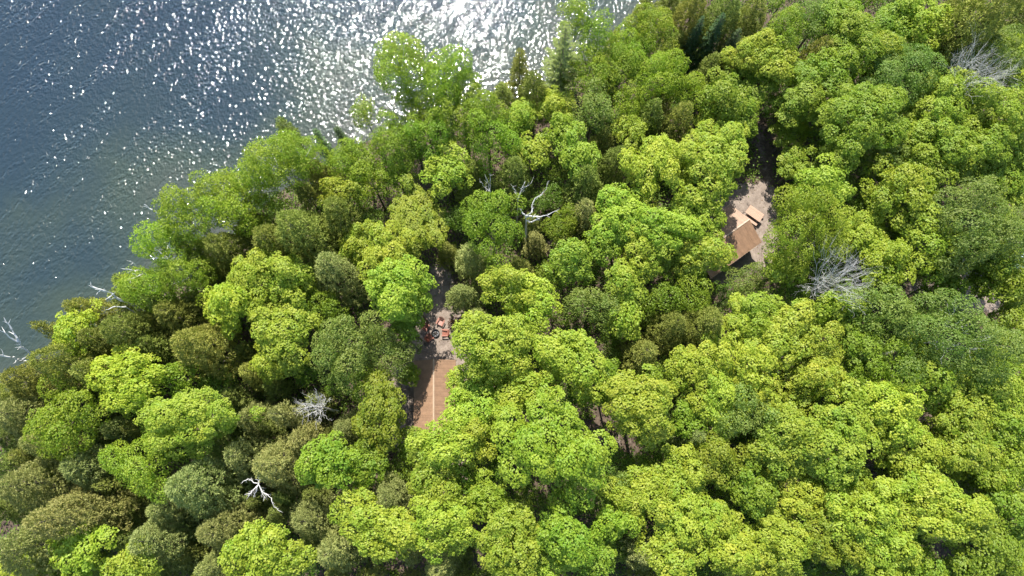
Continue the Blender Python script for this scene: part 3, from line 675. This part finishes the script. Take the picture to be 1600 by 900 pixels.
root = empty('fire_pit', (fp[0], fp[1], 0.02)); tag(root, 'round black iron fire pit ring between the orange armchairs', 'fire pit')
mb = MB(); N = 24
for k in range(N):
    a, b = 2 * math.pi * k / N, 2 * math.pi * (k + 1) / N
    v = [(r_ * math.cos(t), r_ * math.sin(t), z) for t in (a, b) for r_, z in ((.36, 0), (.36, .3), (.42, .32), (.42, 0))]
    mb.add(v, [(0, 1, 5, 4), (1, 2, 6, 5), (2, 3, 7, 6)])
mb.build('ring', IRON, root)
mb = MB(); mb.add([(.355 * math.cos(2 * math.pi * k / 16), .355 * math.sin(2 * math.pi * k / 16), .09) for k in range(16)], [tuple(range(16))]); mb.build('ash_bed', ASH, root)
for k in range(3):
    a = k * 1.1; MB().tube([(-.22 * math.cos(a), -.22 * math.sin(a), .13 + .05 * k), (.24 * math.cos(a), .24 * math.sin(a), .16 + .05 * k)], [.045, .04], 7).build('log', CHAR, root)

def picnic(px, py, ang, label, mat):
    q = P(px, py, .6); root = empty('picnic_table', (q[0], q[1], 0.03), ang); tag(root, label, 'picnic table', 'picnic tables by the cabins')
    tt = None
    for k in range(5): MB().box((0, (k - 2) * .152, .74 + .001 * (k % 2)), (1.85, .14, .04)).build('table_plank', mat, root)
    for sy in (-1, 1):
        for k in range(2): MB().box((0, sy * (.62 + k * .145), .44 + .001 * k), (1.85, .135, .04)).build('bench_plank', mat, root)
    for sx in (-.65, .65):
        fr = MB()
        for sy in (-1, 1): fr.bar((sx, sy * .24, .715), (sx, sy * .62, 0), .04, .09, (1, 0, 0))
        fr.box((sx + .045, 0, .40), (.04, 1.5, .075)); fr.box((sx + .045, 0, .69), (.04, .7, .06)); fr.build('leg_frame', mat, root)
    return root
a0, a1 = P(1163, 326, .7), P(1190, 345, .7)
picnic(1177.5, 336, math.atan2(a1[1] - a0[1], a1[0] - a0[0]), 'tan wooden picnic table with benches at the end of the upper right cabin', PINE)
a0, a1 = P(651, 521, .6), P(662, 532, .6)
picnic(649, 531.5, math.atan2(a1[1] - a0[1], a1[0] - a0[0]), 'weathered grey brown picnic table half under leaves left of the fire pit', GREYWOOD)

q = P(1604, 408, .8); root = empty('tent', (q[0], q[1], 0.02)); tag(root, 'pale blue dome tent cut off by the right edge among green trees', 'tent')
mb = MB(); nu, nv = 16, 6
vs_ = [(1.25 * math.cos(2 * math.pi * i / nu) * math.cos(j / nv * 1.5), 1.25 * math.sin(2 * math.pi * i / nu) * math.cos(j / nv * 1.5), 1.35 * math.sin(j / nv * 1.5)) for j in range(nv + 1) for i in range(nu)]
mb.add(vs_, [(j * nu + i, j * nu + (i + 1) % nu, (j + 1) * nu + (i + 1) % nu, (j + 1) * nu + i) for j in range(nv) for i in range(nu)] + [tuple(nv * nu + i for i in range(nu))]); mb.build('canopy', TENT, root)
for a in (.785, 2.356):
    MB().tube([(1.27 * math.cos(a) * math.cos(t), 1.27 * math.sin(a) * math.cos(t), 1.37 * math.sin(t)) for t in np.linspace(0, math.pi, 13)], [.015] * 13, 5).build('tent_pole', IRON, root)

# ------------------------------------------------------------------ undergrowth, litter
rng = np.random.default_rng(11)
N = 19000; x = rng.uniform(-70, 70, N); y = rng.uniform(-20, 70, N)
sd, _ = shore_dist(np.stack([x, y], 1)); b = bare_at(x, y)
cab = np.zeros(N, bool)
for poly in ([(612, 556), (736, 556), (736, 705), (612, 705)], [(1100, 290), (1215, 290), (1220, 400), (1130, 470), (1075, 440)]):
    pxx, pyy = pix((x, y, np.zeros(N))); cab |= in_poly(pxx, pyy, poly)
ok = (sd > .6) & (b < .3) & ~cab; x, y = x[ok], y[ok]
tp = np.stack([x, y, ground_z(x, y)], 1); hh_ = rng.gamma(2.2, .62, len(tp)) + .15
per = 28; p = np.repeat(tp, per, 0); M_ = len(p); dd_ = unit(rng.normal(size=(M_, 3))); dd_[:, 2] = np.abs(dd_[:, 2])
hs_ = np.repeat(hh_, per); pos = p + dd_ * np.stack([hs_ * .55 + .15, hs_ * .55 + .15, hs_], 1) * rng.uniform(.5, 1, (M_, 1))
me = leaf_mesh('undergrowth', pos, unit(dd_ + rng.normal(0, .6, (M_, 3))), unit(dd_ * .4 + np.array((0, 0, 1)) + rng.normal(0, .4, (M_, 3))), rng.uniform(.16, .30, M_), rng.uniform(.10, .2, M_), np.repeat(rng.random(len(tp)), per) * .7 + rng.random(M_) * .3, LEAF)
o = link('undergrowth', me); o.color = (.135, .205, .022, 1); tag(o, 'low leafy green undergrowth covering the shaded forest floor', 'undergrowth', None, 'stuff')
N = 9000; x = rng.uniform(-30, 55, N); y = rng.uniform(-4, 40, N); b = bare_at(x, y); ok = (b > .3) & (rng.random(N) < .8); x, y = x[ok], y[ok]; M_ = len(x)
me = leaf_mesh('leaf_litter', np.stack([x, y, ground_z(x, y) + rng.uniform(.01, .04, M_)], 1), np.stack([rng.normal(size=M_), rng.normal(size=M_), rng.normal(0, .1, M_)], 1), np.tile((0, 0, 1.), (M_, 1)) + rng.normal(0, .15, (M_, 3)), rng.uniform(.07, .16, M_), rng.uniform(.05, .11, M_), rng.random(M_), LEAF)
o = link('leaf_litter', me); o.color = (.22, .14, .085, 1); tag(o, 'brown fallen leaves scattered over the bare dirt clearings', 'leaf litter', None, 'stuff')
# reddish shrub by the path
q = P(711, 506, .5); root = empty('shrub', (q[0], q[1], 0)); tag(root, 'small reddish brown shrub beside the clearing right of the fire pit', 'shrub')
M_ = 500; d_ = unit(rng.normal(size=(M_, 3))); d_[:, 2] = np.abs(d_[:, 2])
o = link('foliage', leaf_mesh('foliage', d_ * np.array((.85, 1.0, .8)) * rng.uniform(.4, 1, (M_, 1)), unit(d_ + rng.normal(0, .5, (M_, 3))), unit(d_ + rng.normal(0, .5, (M_, 3))), rng.uniform(.1, .2, M_), rng.uniform(.06, .12, M_), rng.random(M_), LEAF), root)
o.color = (.13, .06, .04, 1)
mb = MB()
for k in range(7): mb.tube([(0, 0, 0), (.5 * math.cos(k), .5 * math.sin(k), .55)], [.02, .008], 4)
mb.build('stem', BARK, root)
print('trees', len(placed), 'tris', sum(len(m_.polygons) * 2 for m_ in bpy.data.meshes))
